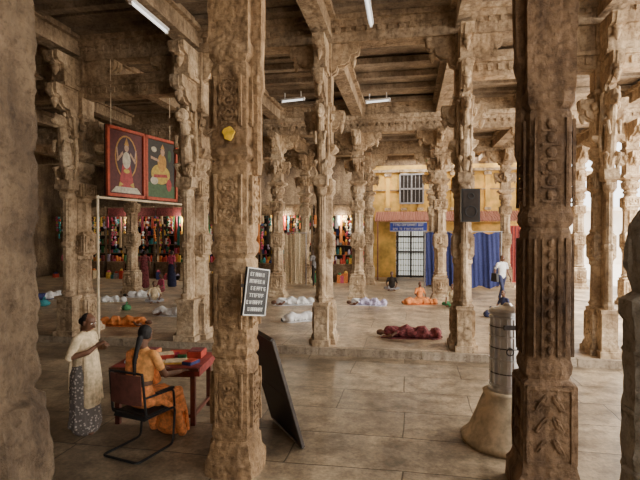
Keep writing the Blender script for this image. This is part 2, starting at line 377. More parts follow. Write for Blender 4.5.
# pillar B
g=MB()
sb=[(0,'s',.36),(.2,'s',.36),(.26,'s',.31),(.34,'s',.29),(1.1,'s',.285),(1.14,'k',.255),(1.2,'k',.285),(1.27,'k',.285),(1.32,'k',.265),(2.5,'k',.265),(2.55,'k',.24),(2.6,'k',.28),(2.68,'k',.28),(2.72,'k',.26),(3.6,'k',.26),(3.64,'k',.24),(3.7,'k',.29),(3.78,'k',.29),(3.82,'s',.26),(4.5,'s',.27),(6.5,'s',.27)]
g.column(dense(sb))
for a in range(4):
    g.T=Matrix.Rotation(a*math.pi/2,4,'Z'); off=-.29
    for sx in(-1,1): g.box((sx*.24,off,.72),(.035,.035,.72))
    for sz in(-1,1): g.box((0,off,.72+sz*.35),(.5,.035,.035))
    for zc in (.52,.72,.92):
        for sx in (-.1,.1):
            sp=[(sx+ (.02+.055*t)*math.cos(t*9+sx*20),off-.004,zc+(.02+.065*t)*math.sin(t*9)) for t in [i/14 for i in range(15)]]
            g.tube(sp,.016,n=5)
    off=-.270
    for sx in (-.17,-.085,.085,.17): g.box((sx,off,1.9),(.024,.03,1.1))
    for i in range(10): g.ell((0,off,1.42+i*.11),(.04,.03,.045),n=8,m=5)
    for sx in (-.17,.17): g.box((sx,off,3.15),(.03,.03,.8))
    for i in range(6): g.ell((0,off,2.85+i*.13),(.06,.03,.05),n=8,m=5); g.box((0,off,2.79+i*.13),(.2,.03,.02))
    g.T=Matrix.Identity(4)
g.column([(3.15,'o',.05),(3.25,'o',.08),(3.95,'o',.06),(4.1,'o',.1),(4.3,'s',.09),(5.4,'s',.12)],(-.27,-.04))
for z in (3.3,3.95,4.3): g.box((-.24,-.04,z),(.14,.14,.08))
for a in range(4): arm(g,.6,.6,4.9,a*math.pi/2,.26); arm(g,1.,.72,6.5-.72,a*math.pi/2,.34)
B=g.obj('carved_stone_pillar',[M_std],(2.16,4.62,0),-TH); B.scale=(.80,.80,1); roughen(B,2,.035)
# near left pillar
g=MB()
sl=[(0,'o',.52),(.9,'o',.52),(1.08,'o',.48),(1.2,'s',.36),(1.25,'s',.32),(2.2,'s',.31),(3.2,'s',.32),(4.2,'s',.31),(6.5,'s',.33)]
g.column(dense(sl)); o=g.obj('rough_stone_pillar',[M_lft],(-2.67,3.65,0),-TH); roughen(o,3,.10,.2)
# right short post with rounded finial
g=MB()
g.column(dense([(0,'s',.34),(.3,'s',.34),(.36,'s',.28),(.5,'o',.24),(1.9,'o',.23),(1.96,'o',.26),(2.05,'o',.26),(2.1,'c',.2),(2.2,'c',.23),(2.4,'c',.24),(2.55,'c',.22),(2.65,'c',.17),(2.72,'c',.10),(2.75,'c',.03)],.15))
for z in (.9,1.3,1.7): g.torus((0,0,z),.24,.02,'z')
for i in range(8):
    a=i*math.pi/4; g.ell((.22*math.cos(a),.22*math.sin(a),2.35),(.05,.05,.14),n=8,m=5)
o=g.obj('stone_balustrade_post',[M_stg],(2.32,3.2,0),-TH); roughen(o,2,.035)
# yellow painted spot on pillar A (slightly ragged)
g=MB(); g.rings([[((.058+.008*math.sin(3*a_)+.005*math.sin(7*a_))*math.cos(a_),(.068+.006*math.cos(5*a_))*math.sin(a_),zz) for a_ in [2*math.pi*j/28 for j in range(28)]] for zz in (-.012,.012)])
yd=g.obj('yellow_paint_spot',[M_yelp],(0,0,0)); 
yd.matrix_world=Matrix.Translation((ax,ay,0))@Matrix.Rotation(-TH,4,'Z')@Matrix.Translation((.02,-.246,3.50))@Matrix.Rotation(math.pi/2,4,'X')
# ------------------------------------------------------------------ back wall & shops
WB=25.7
def wx(px,b=WB):   # hall a-coordinate where a surveyed sight line meets depth b
    t=(px-320)/480
    return b*(t*C-S)/(C+t*S)
aL,aR=wx(372),wx(522)
d0,d1=wx(396),wx(426)
g=MB(); g.box(((-19.4+d0)/2,WB+.2,3.5),(d0+19.4,.3,7.)); 
g.box(((d1+AE)/2,WB+.2,3.5),(AE-d1,.3,7.))
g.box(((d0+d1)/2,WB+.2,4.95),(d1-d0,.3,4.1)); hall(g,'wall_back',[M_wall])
g=MB()
g.box(((aL+aR)/2,WB+.02,4.5),(aR-aL,.06,3.1),0)
g.box(((aL+d0)/2,WB+.02,1.6),(d0-aL,.06,2.9),0); g.box(((d1+aR)/2,WB+.02,1.6),(aR-d1,.06,2.9),0)
n=9
for i in range(n+1):
    a=aL+(aR-aL)*i/n; g.box((a,WB-.05,4.5),(.22,.14,2.6),0); g.box((a,WB-.08,5.55),(.36,.2,.16),1); g.box((a,WB-.08,3.75),(.32,.2,.14),1)
g.box(((aL+aR)/2,WB-.06,5.75),(aR-aL,.24,.14),1)
g.box(((aL+aR)/2,WB-.05,4.75),(aR-aL,.12,.06),1)
hall(g,'ochre_wall_cladding',[M_ochre,M_st])
g=MB(); w0,w1=wx(400),wx(423)
g.box(((w0+w1)/2,WB-.16,4.8),(w1-w0,.06,1.5),0)
for a in (w0,(w0+w1)/2,w1): g.box((a,WB-.2,4.8),(.08,.08,1.5),1)
for z in (4.05,4.8,5.55): g.box(((w0+w1)/2,WB-.2,z),(w1-w0,.08,.08),1)
for i in range(1,6): g.box((w0+(w1-w0)*i/6,WB-.2,4.8),(.03,.04,1.5),1)
hall(g,'window_1',[M_dark,M_grey])
g=MB()
g.box(((d0+d1)/2,WB+.25,1.5),(d1-d0-.1,.04,2.7),0)
for a in (d0+.06,(d0+d1)/2,d1-.06): g.box((a,WB+.05,1.5),(.1,.12,2.7),1)
for z in (.22,1.5,2.3,2.8): g.box(((d0+d1)/2,WB+.05,z),(d1-d0,.1,.1),1)
for i in range(1,12): g.box((d0+(d1-d0)*i/12,WB+.05,1.5),(.03,.03,2.6),1)
for i in range(1,9): g.box(((d0+d1)/2,WB+.05,.2+i*.3),(d1-d0,.03,.03),1)
hall(g,'door_1',[plain('daylight_glow_panel',(.85,.85,.74),.8,emit=.8),M_dark])  # glowing panel stands in for the bright light behind the grille
def lettering(g,x0,x1,y,z,h,mat,w=None,th=.01):
    w=w or h*.62; st=h*.14; xs_=[]; x=x0
    while x<x1-w:
        if random.random()<.16: x+=w*.6; continue
        xs_.append(x); x+=w*1.25
    for x in xs_:
        k=random.randrange(6)
        seg={0:'lrtb',1:'ltm',2:'lrm',3:'ltmb',4:'tc',5:'lrtm'}[k]
        for q in seg:
            if q=='l': g.box((x+st/2,y,z),(st,th,h),mat)
            if q=='r': g.box((x+w-st/2,y,z),(st,th,h),mat)
            if q=='c': g.box((x+w/2,y,z),(st,th,h),mat)
            if q in 'tmb': g.box((x+w/2,y,z+{'t':h/2-st/2,'m':0,'b':-h/2+st/2}[q]),(w,th,st),mat)
g=MB(); s0,s1=wx(390,23.9),wx(427,23.9)
g.box(((s0+s1)/2,23.9,2.80),(s1-s0,.06,.46),0)
for zz,hh in ((2.90,.12),(2.70,.1)): lettering(g,s0+.15,s1-.15,23.86,zz,hh,1,th=.02)
g.box(((s0+s1)/2,23.86,2.59),(s1-s0,.02,.03),1); g.box(((s0+s1)/2,23.86,3.01),(s1-s0,.02,.03),1)
hall(g,'door_sign_board',[M_bluep,M_signw])
g=MB(); rs=[]
n=120
for y,z in ((WB-.2,3.62),(24.1,3.12),(24.1,3.06),(WB-.2,3.56)):
    rs.append([(aL+.25+(aR-aL-.3)*i/n,y,z+.03*math.cos(i*math.pi)) for i in range(n+1)])
g.rings(rs,0,closed=False,cap=False)
for a in (aL+.4,(aL+aR)/2+.8,aR-.1): g.box((a,24.15,1.6),(.07,.07,2.9),0)
hall(g,'corrugated_awning',[M_awn])
def curtain(name,a0,a1,b,z0,z1,mat,amp=.07,freq=9):
    g=MB(); n=110; R=[]
    for i in range(9):
        z=z0+(z1-z0)*i/8; sag=.03*math.sin(i)
        R.append([(a0+(a1-a0)*j/n, b+amp*(math.sin(j/n*(a1-a0)*freq+.5*math.sin(j*.2+i*.3))+.4*math.sin(j*.9+i*.4))*(1-.35*i/8)+sag, z+(.05*math.sin(j*.25) if i in(0,8) else 0)) for j in range(n+1)])
    g.rings(R,0,closed=False,cap=False)
    g.tube([(a0-.1,b,z1+.05),(a1+.1,b,z1+.05)],.02,1)
    g.tube([(a0-.05,b,PZ),(a0-.05,b,z1+.05)],.025,1); g.tube([(a1+.05,b,PZ),(a1+.05,b,z1+.05)],.025,1)
    return hall(g,name,[mat,M_grey],True)
curtain('blue_curtain',wx(426,20.8),wx(500,20.8),20.8,PZ+.1,2.5,M_blue)
curtain('beige_curtain',wx(284,21.),wx(305,21.),21.,PZ+.1,2.45,M_beige)
g=MB(); r0,r1=wx(501,24.),wx(520,24.)
g.box(((r0+r1)/2,24.,1.5),(r1-r0,.1,2.7),0)
for i in range(6): g.box((r0+(r1-r0)*(i+.5)/6,23.93,1.5),(.05,.05,2.6),1)
hall(g,'red_gate',[M_red,M_maroon])
goodsM=[M_red,M_yel,M_cyan,M_pink,M_green,M_grey,M_blue,M_saffron,M_lil,M_beige,M_maroon,M_wall,M_dark,M_wht]
GW=[0,0,0,1,1,2,3,3,3,4,4,5,6,7,7,8,9,9,10,11,12,13]
def rg(): return random.choice(GW)
def stall(a0,a1,b,en):
    e=empty('market_stall',(0,0,0),-TH); HT=3.7
    g=MB(); w=a1-a0; m=(a0+a1)/2
    for a in (a0+.05,a1-.05):
        for bb in (b,b+2.2): g.box((a,bb,PZ+HT/2),(.09,.09,HT))
    g.box((m,b+1.05,PZ+HT),(w,2.5,.08)); g.box((m,b+2.2,PZ+HT/2),(w,.06,HT-.1),1); g.box((m,b-.04,PZ+HT-.25),(w,.06,.45),2)
    g.box((m,b+.1,PZ+.4),(w-.1,.7,.8)); g.box((m,b+.1,PZ+.83),(w,.8,.05),0)
    for z in (1.2,1.7,2.2,2.7,3.15): g.box((m,b+1.95,PZ+z),(w-.1,.4,.04),0)
    for bb in (-.02,-.45): g.box((m,b+bb,PZ+3.2),(w,.04,.04),0)
    for a in (a0+.1,a1-.1): g.box((a,b-.22,PZ+3.2),(.04,.5,.04),0)
    g.obj('frame',[M_wall,M_dark,random.choice([M_maroon,M_wall,M_maroon,M_blue])],parent=e)
    g=MB()
    x=a0+.1
    while x<a1-.12:
        for (y,z) in ((b-.1,.86),(b+.2,.86),(b+1.85,1.22),(b+1.85,1.72),(b+1.85,2.22),(b+1.85,2.72)):
            h=random.uniform(.12,.44); q=rg()
            if random.random()<.4: g.box((x,y,PZ+z+h/2),(.12,.12,h),q)
            else: g.lathe([(.05,0),(.07,h*.3),(.06,h*.7),(.03,h*.9),(.035,h)],(x,y,PZ+z),8,q)
        for bb in (-.05,-.48):
            if random.random()<(.85 if bb>-.1 else .4):
                L=random.uniform(.3,1.9); c=rg(); zt=PZ+3.2; xx=x+random.uniform(-.05,.05)
                if random.random()<.6:
                    for q in range(int(L/.13)): g.ell((xx+random.uniform(-.04,.04),b+bb,zt-.05-q*.13),(random.uniform(.05,.09),.05,.065),random.choice([c,rg()]),6,4)
                else:
                    n_=7; g.rings([[(xx+(.05+.03*k/3)*math.cos(2*math.pi*j/n_),b+bb+.03*math.sin(2*math.pi*j/n_),zt-L*k/3) for j in range(n_)] for k in range(4)],c)
        if random.random()<.35:
            h=random.uniform(.2,.5); g.box((x,b-.62,PZ+h/2),(.16,.3,h),rg(),random.uniform(-.3,.3)); g.ell((x,b-.62,PZ+h),(.09,.12,.1),rg(),8,5)
        x+=.15
    g.obj('goods',goodsM,parent=e)
    g=MB(); g.ell((m,b+.5,PZ+3.3),(.07,.07,.09)); g.tube([(m,b+.5,PZ+3.37),(m,b+.5,PZ+HT)],.008); g.obj('bulb',[M_glow],parent=e)
    l=bpy.data.lights.new('stall_fill','POINT'); l.energy=en; l.color=(1,.86,.62); l.shadow_soft_size=.08  # point light added ahead of the bulb to brighten the stall
    o=bpy.data.objects.new('fill_light',l); sc.collection.objects.link(o); o.parent=e; o.location=(m,b-.25,PZ+3.05)
a=wx(60,22.9); end=wx(371,22.9)
w=(end-a)/6
for i in range(6): stall(a+.05,a+w-.05,23.,[28,40,50,60,80,80][i]); a+=w
# ------------------------------------------------------------------ courtyard side
g=MB(); g.box((30,16,2),(.5,90,4)); 
for i in range(16): g.box((29.6,-16+i*4.2,1.9),(.5,.7,3.8))
g.box((29.6,16,4.1),(.8,90,.4)); hall(g,'courtyard_wall',[M_court])
g=MB(); g.box((21,42,2.2),(26,.5,4.4)); g.box((21,41.7,4.4),(26,.9,.3))
for i in range(9): g.box((9+i*3,41.6,2.2),(.6,.4,4.4))
hall(g,'courtyard_wall',[M_court])
# ------------------------------------------------------------------ fluorescent fixtures
def tubelight(x,y,z,rz,L=1.2,top=6.97):
    e=empty('fluorescent_light',(x,y,z),rz)
    g=MB(); g.box((0,0,.05),(.10,L,.05)); 
    for s in(-1,1): g.box((0,s*(L/2-.02),.0),(.05,.04,.07)); g.box((0,s*L*.35,.07+(top-z-.07)/2),(.03,.03,top-z-.07))
    g.obj('housing',[M_wht],parent=e)
    g=MB(); g.tube([(0,-L/2+.03,0),(0,L/2-.03,0)],.024,n=10); g.obj('tube',[M_tube],parent=e)
tubelight(-3.17,9.0,6.50,-TH,1.3,6.60); tubelight(.88,8.75,6.52,-TH,1.25); tubelight(-.86,15.3,6.7,1.2,.8); tubelight(1.85,15.4,6.7,1.2,.8)
# ------------------------------------------------------------------ framed religious pictures
L0=Vector((-4.85,10.9,0)); L1=Vector((-3.95,13.2,0)); dv=(L1-L0); W=dv.length; rzb=math.atan2(dv.y,dv.x)
e=empty('framed_picture_hoarding',(L0.x,L0.y,3.35),rzb)
g=MB(); hh=1.62
g.box((W/2,.03,hh/2),(W,.05,hh),0)
for k,(x0,x1) in enumerate(((.0,W/2-.01),(W/2+.01,W))):
    for x in (x0+.035,x1-.035): g.box((x,-.02,hh/2),(.07,.06,hh),1)
    for z in (.035,hh-.035): g.box(((x0+x1)/2,-.02,z),(x1-x0,.06,.07),1)
g.obj('frame',[M_dark,plain('frame_red',(.42,.07,.03))],parent=e)
def pol(g,pts,y,mat): g.add([(x,y,z) for x,z in pts],[tuple(range(len(pts)))],mat)
def disc(cx,cz,rx,rz,n=20): return [(cx+rx*math.cos(2*math.pi*i/n),cz+rz*math.sin(2*math.pi*i/n)) for i in range(n)]
g=MB()
for k in range(2):
    x0=.08+k*W/2; x1=x0+W/2-.16; cx=(x0+x1)/2
    pol(g,[(x0,.08),(x1,.08),(x1,hh-.08),(x0,hh-.08)],-.005,[0,4][k])
    if k==0:
        pol(g,disc(cx,.95,.36,.52),-.008,1); pol(g,disc(cx,.95,.32,.48),-.010,2)
        pol(g,[(cx-.26,.2),(cx+.26,.2),(cx+.12,.8),(cx-.12,.8)],-.013,3); pol(g,disc(cx,.88,.13,.2),-.015,6)
        pol(g,disc(cx,1.17,.07,.09),-.017,5); pol(g,[(cx-.08,1.23),(cx+.08,1.23),(cx,1.42)],-.018,1)
        for s in(-1,1):
            pol(g,[(cx+s*.1,1.02),(cx+s*.28,.82),(cx+s*.31,.87),(cx+s*.13,1.08)],-.016,5); pol(g,[(cx+s*.28,.84),(cx+s*.33,1.15),(cx+s*.29,1.16),(cx+s*.25,.86)],-.0165,5)
            pol(g,[(cx+s*.1,.3),(cx+s*.26,.22),(cx+s*.22,.36)],-.0168,7)
        pol(g,disc(cx,.62,.1,.05),-.0175,7)
        pol(g,[(x0+.05,.1),(x1-.05,.1),(x1-.2,.24),(x0+.2,.24)],-.019,6)
    else:
        pol(g,[(x0,.08),(x1,.08),(x1,.4),(x0,.45)],-.008,8)
        pol(g,disc(cx-.02,.68,.36,.26),-.010,7); pol(g,disc(cx+.03,.98,.17,.24),-.012,1); pol(g,disc(cx+.05,1.27,.08,.10),-.014,5)
        pol(g,[(cx-.03,1.35),(cx+.13,1.35),(cx+.05,1.48)],-.015,1); pol(g,disc(cx-.27,.5,.14,.1),-.016,6); pol(g,disc(cx+.3,.42,.1,.16),-.016,3)
        pol(g,[(cx-.4,1.05),(cx-.1,1.0),(cx-.1,1.06),(cx-.4,1.12)],-.017,5); pol(g,disc(cx-.28,1.3,.1,.07),-.0172,6); pol(g,disc(cx+.32,1.2,.07,.16),-.0174,8)
        pol(g,[(cx-.3,.58),(cx+.25,.62),(cx+.2,.7),(cx-.28,.66)],-.0176,3)
g.obj('painted_panels',[plain('pic_maroon',(.10,.02,.02)),plain('pic_gold',(.42,.22,.05)),plain('pic_wine',(.05,.02,.03)),plain('pic_red',(.32,.04,.04)),plain('pic_dark',(.035,.03,.025)),plain('pic_flesh',(.42,.27,.18)),plain('pic_cream',(.48,.44,.34)),plain('pic_yellow',(.45,.32,.06)),plain('pic_green',(.05,.10,.04))],parent=e)
g=MB(); g.tube([(-.35,-.06,-.06),(W+.15,-.06,-.06)],.028); g.tube([(-.3,-.06,PZ-3.35),(-.3,-.06,-.02)],.028)
g.tube([(.2,.05,hh),(.2,.05,6.9-3.35)],.01); g.tube([(W-.2,.05,hh),(W-.2,.05,6.9-3.35)],.01)
g.obj('support_poles',[M_cream],parent=e)
# ------------------------------------------------------------------ loudspeaker on pillar
sx,sy=H(1.1,10.25)
e=empty('loudspeaker_box',(sx-.09,sy-.78,3.02),-TH)
g=MB(); g.box((0,0,0),(.34,.26,.62)); g.box((0,-.14,0),(.28,.02,.56),1); g.box((0,.17,.1),(.06,.14,.06),1); g.box((.05,.24,.1),(.25,.05,.05),1)
g.torus((0,-.15,-.12),.10,.012,mat=0); g.torus((0,-.15,.17),.05,.01,mat=0)
g.obj('cabinet',[M_black,M_dark],parent=e)
# ------------------------------------------------------------------ sign on pillar A
e=empty('pillar_sign_board',(-.635,4.72,1.92),math.radians(52)); e.rotation_euler[1]=math.radians(9)
g=MB(); g.box((0,0,0),(.31,.025,.47),0)
for s in(-1,1): g.box((s*.147,-.015,0),(.010,.008,.46),1); g.box((0,-.015,s*.227),(.30,.008,.010),1)
for r in range(6): lettering(g,-.125+random.uniform(0,.04),.125-random.uniform(0,.03),-.015,.17-r*.068,.036,1,th=.008)
g.obj('board',[M_black,M_signw],parent=e)
g=MB(); g.box((-.02,.05,.05),(.2,.08,.03)); g.obj('bracket',[M_grey],parent=e)
# leaning board
bn=Vector((-.20,5.50,0)); bf=Vector((-.62,6.38,0)); Lv=Vector((-.33,-.17,1.27))
e=empty('folding_notice_board',(0,0,0))
g=MB()
def strip(p,q,th,mat=0): g.tube([p,q],th,mat,4)
up=Vector((0,0,.03)); a1=bn+up;a2=bf+up
nrm=(a2-a1).cross(Lv).normalized()*.012
cs=[a1,a2,a2+Lv,a1+Lv]
g.add([c-nrm for c in cs]+[c+nrm for c in cs],[(0,1,2,3),(7,6,5,4),(0,4,5,1),(1,5,6,2),(2,6,7,3),(3,7,4,0)],0)
for i in range(4): strip(cs[i],cs[(i+1)%4],.028,1)
strip(a1+Lv*.45,a2+Lv*.45,.02,1)
for p in (a1+(a2-a1)*.75,a2+(a1-a2)*.03): strip(p+Lv*.95, Vector((p.x-.62,p.y-.0,.02)) ,.018,1)
g.obj('board_and_frame',[M_black,plain('dark_frame',(.05,.04,.035),.4)],parent=e)
# ------------------------------------------------------------------ donation drum
e=empty('steel_donation_drum',(2.25,5.75,0))
g=MB(); g.lathe([(.52,0),(.53,.05),(.50,.08),(.45,.12),(.36,.34),(.29,.52),(.27,.56),(.28,.6),(.24,.62)],n=32); g.obj('plaster_pedestal',[plain('aged_cream',(.54,.43,.28),.7,scale=6,var=.35)],parent=e,smooth=True)
g=MB(); pr=[(.20,.60),(.215,.61),(.215,.65)]
for z in (.70,1.0,1.28,1.50): pr+=[(.19,z-.014),(.21,z-.008),(.21,z+.008),(.19,z+.014)]
pr+=[(.19,1.53),(.22,1.54),(.22,1.57),(.18,1.6),(.06,1.63),(.03,1.66)]
g.lathe(pr,n=40)
for i in range(16):
    a=2*math.pi*i/16; g.tube([(.195*math.cos(a),.195*math.sin(a),.66),(.195*math.cos(a),.195*math.sin(a),1.5)],.008,n=5)
g.box((-.05,-.205,1.4),(.14,.03,.05),1); g.torus((-.05,-.22,1.12),.04,.008,mat=1)
for z in (.84,1.14,1.39): g.torus((0,0,z),.198,.006,'z',1,n=32)
g.obj('drum',[M_steel,M_dark],parent=e,smooth=False)
# ------------------------------------------------------------------ desk
e=empty('desk',(-2.13,6.6,0),math.radians(-3))
g=MB(); g.box((0,0,.735),(1.18,.86,.035)); g.box((0,-.02,.68),(1.06,.76,.09)); g.box((0,0,.756),(1.14,.82,.006),1); g.box((.52,-.0,.70),(.15,.80,.11),1)
for x in(-.5,.5):
    for y in(-.36,.36): g.box((x,y,.33),(.06,.06,.66))
g.box((0,-.36,.12),(.95,.04,.04)); g.box((.5,0,.12),(.04,.7,.04)); g.box((-.5,0,.12),(.04,.7,.04))
g.obj('table',[M_wood,plain('red_table_cloth',(.24,.035,.03),.7)],parent=e)
g=MB()
items=[(-.35,-.1,.3,.22,.03,5),(-.05,.1,.26,.2,.05,0),(.2,-.15,.3,.22,.02,1),(.38,.18,.2,.26,.09,0),(.1,.28,.3,.15,.04,3),(-.3,.25,.22,.16,.08,7),(.42,-.2,.14,.2,.04,6),(-.05,-.2,.2,.15,.015,9),(.22,.1,.12,.16,.06,4)]
for x,y,w,d,h,m in items:
    r=random.uniform(-.4,.4); g.box((x,y,.760+h/2),(w,d,h),m,r); g.box((x,y,.760+h+.004),(w*.9,d*.9,.008),random.choice([9,0,9,10]),r+.1)
g.obj('books_and_papers',goodsM,parent=e)
# ------------------------------------------------------------------ office chair (sled base)
FY=math.radians(-24)
CH=(-2.05,5.56)
e=empty('visitor_chair',(CH[0],CH[1],0),FY)
g=MB()
def arcpts(pts):
    P=[Vector(p) for p in pts]; out=[P[0]]
    for i in range(1,len(P)-1):
        a=(P[i-1]-P[i]).normalized()*min(.06,(P[i-1]-P[i]).length*.4); b=(P[i+1]-P[i]).normalized()*min(.06,(P[i+1]-P[i]).length*.4)
        for t in (0,.25,.5,.75,1): out.append((P[i]+a)*(1-t)**2+P[i]*2*t*(1-t)+(P[i]+b)*t*t)
    return out+[P[-1]]
path=[(-.24,-.27,.95),(-.25,-.22,.45),(-.25,.24,.44),(-.25,.2,.016),(-.26,-.36,.016),(.26,-.36,.016),(.25,.2,.016),(.25,.24,.44),(.25,-.22,.45),(.24,-.27,.95)]
g.tube(arcpts(path),.014,n=8,side=(.3,.2,.9))
g.tube(arcpts([(-.24,-.27,.95),(.24,-.27,.95)]),.014)
for s in(-1,1): 
    g.tube(arcpts([(s*.25,-.25,.68),(s*.29,-.1,.69),(s*.29,.17,.68),(s*.26,.22,.45)]),.013); g.box((s*.29,.03,.70),(.05,.26,.025))
g.tube([(-.24,-.23,.5),(.24,-.23,.5)],.01)
g.obj('tube_frame',[M_black],parent=e)
g=MB(); g.box((0,.0,.445),(.46,.46,.05),taper=.95); g.obj('seat',[M_black],parent=e)
g=MB(); rr_=[]
for z in (.6,.7,.8,.93):
    rr_.append([(x,-.265-.03*(1-(x/.23)**2)-(z-.5)*.03,z) for x in [(-.22+.44*i/8) for i in range(9)]])
g.rings(rr_,0,closed=False,cap=False)
bo=g.obj('backrest',[M_brown],parent=e); sm=bo.modifiers.new('s','SOLIDIFY'); sm.thickness=.02
# ------------------------------------------------------------------ people
def person(name,parts,mats,voxel,loc,rz,smooth_it=3,extra=None):
    g=MB()
    for p in parts: g.tube(p[0],list(p[1]),0,14,p[2],True)
    me=g.mesh(name+'_src',[]); o=bpy.data.objects.new('tmp',me); sc.collection.objects.link(o)
    r=o.modifiers.new('r','REMESH'); r.mode='VOXEL'; r.voxel_size=voxel
    s=o.modifiers.new('s','SMOOTH'); s.iterations=smooth_it; s.factor=.5
    dg=bpy.context.evaluated_depsgraph_get(); m2=bpy.data.meshes.new_from_object(o.evaluated_get(dg)); m2.name=name
    bpy.data.objects.remove(o)
    n=len(m2.polygons); cen=np.empty(n*3,'f'); m2.polygons.foreach_get('center',cen); cen=cen.reshape(-1,3)
    best=np.full(n,1e9); lab=np.zeros(n,'i')
    for pts,rad,side,mi in parts:
        P=[np.array(tuple(Vector(p))) for p in pts]
        sv=np.array(side) if side else None
        ra=[r[0] if isinstance(r,tuple) else r for r in rad]; rb=[r[1] if isinstance(r,tuple) else r for r in rad]
        for i in range(len(P)-1):
            ab=P[i+1]-P[i]; L2=max(ab@ab,1e-9); t=np.clip(((cen-P[i])@ab)/L2,0,1)
            q=cen-(P[i]+t[:,None]*ab); 
            A_=ra[i]+(ra[i+1]-ra[i])*t; B_=rb[i]+(rb[i+1]-rb[i])*t
            if sv is not None:
                sn=sv/np.linalg.norm(sv); x=q@sn; yy=np.sqrt(np.maximum((q*q).sum(1)-x*x,0)); k=np.sqrt((x/A_)**2+(yy/B_)**2)
                d=(k-1)*np.minimum(A_,B_)
            else: d=np.sqrt((q*q).sum(1))-(A_+B_)/2
            u=d<best; best[u]=d[u]; lab[u]=mi
    for m in mats: m2.materials.append(m)
    m2.polygons.foreach_set('material_index',lab); m2.polygons.foreach_set('use_smooth',np.ones(n,dtype=bool)); m2.update()
    e=empty(name,loc,rz); b=bpy.data.objects.new('body',m2); sc.collection.objects.link(b); b.parent=e
    if extra: extra(e)
    return e
def V(*a): return Vector(a)
def head(c,f,u,s=1,hair=2,skin=0,bun=True,long=None,lip=3):
    f=Vector(f).normalized(); u=Vector(u).normalized(); r=f.cross(u).normalized(); c=Vector(c); R=tuple(r)
    P=[([c-u*.03*s+f*.012*s,c+u*.035*s],[(.068*s,.08*s),(.072*s,.088*s)],R,skin),
       ([c-u*.075*s+f*.04*s,c-u*.04*s+f*.03*s],[(.035*s,.03*s),(.055*s,.05*s)],R,skin),
       ([c+f*.09*s+u*.015*s,c+f*.108*s-u*.025*s],[.009*s,.015*s],R,skin),
       ([c+f*.082*s-u*.055*s+r*.018*s,c+f*.082*s-u*.055*s-r*.018*s],[.009*s,.009*s],None,lip),
       ([c-f*.022*s+u*.040*s,c-f*.025*s+u*.0*s],[(.078*s,.078*s),(.076*s,.072*s)],R,hair),
       ([c-f*.03*s-u*.02*s,c-u*.13*s-f*.02*s],[.052*s,.05*s],R,skin)]
    for k in(-1,1): P.append(([c+r*k*.074*s+u*.012*s-f*.0,c+r*k*.073*s-u*.025*s],[.014*s,.011*s],None,skin))
    if bun: P.append(([c-f*.10*s-u*.01*s,c-f*.10*s-u*.03*s],[.040*s,.036*s],None,hair))
    return P
def eyes(c,f,u,s=1):
    f=Vector(f).normalized(); u=Vector(u).normalized(); r=f.cross(u).normalized(); c=Vector(c)
    def fn(e):
        g=MB()
        for k in(-1,1):
            p=c+r*k*.03*s+f*.076*s+u*.012*s; g.ell(tuple(p),(.013*s,.013*s,.010*s),0); q=p+f*.010*s; g.ell(tuple(q),(.006*s,.006*s,.006*s),1)
            b=p+u*.022*s+f*.008*s; g.tube([b-r*.017*s,b+r*.017*s],.003*s,1)
        g.obj('eyes',[M_eye,M_iris],parent=e,smooth=True)
    return fn
def hand(w,d,n,sgn,s=1,curl=.5,mi=0):
    w=Vector(w); d=Vector(d).normalized(); n=Vector(n); n=(n-d*n.dot(d)).normalized(); r=d.cross(n)*sgn
    P=[([w,w+d*.05*s,w+d*.085*s],[(.024*s,.018*s),(.036*s,.016*s),(.038*s,.014*s)],tuple(r),mi)]
    for i,L in enumerate((.068,.078,.072,.056)):
        b=w+d*.085*s+r*(.028-.0185*i)*s; a=curl*.6
        p1=b+(d*math.cos(a)-n*math.sin(a))*L*.5*s; a2=a+curl
        p2=p1+(d*math.cos(a2)-n*math.sin(a2))*L*.5*s
        P.append(([b-d*.02*s,b,p1,p2],[.009*s,.0095*s,.0085*s,.007*s],None,mi))
    b=w+d*.025*s+r*.028*s; p1=b+(d*.6+r*.7-n*.2).normalized()*.035*s; p2=p1+(d*.85+r*.3-n*.3).normalized()*.03*s
    P.append(([b,p1,p2],[.013*s,.011*s,.009*s],None,mi)); return P
X=(1,0,0)
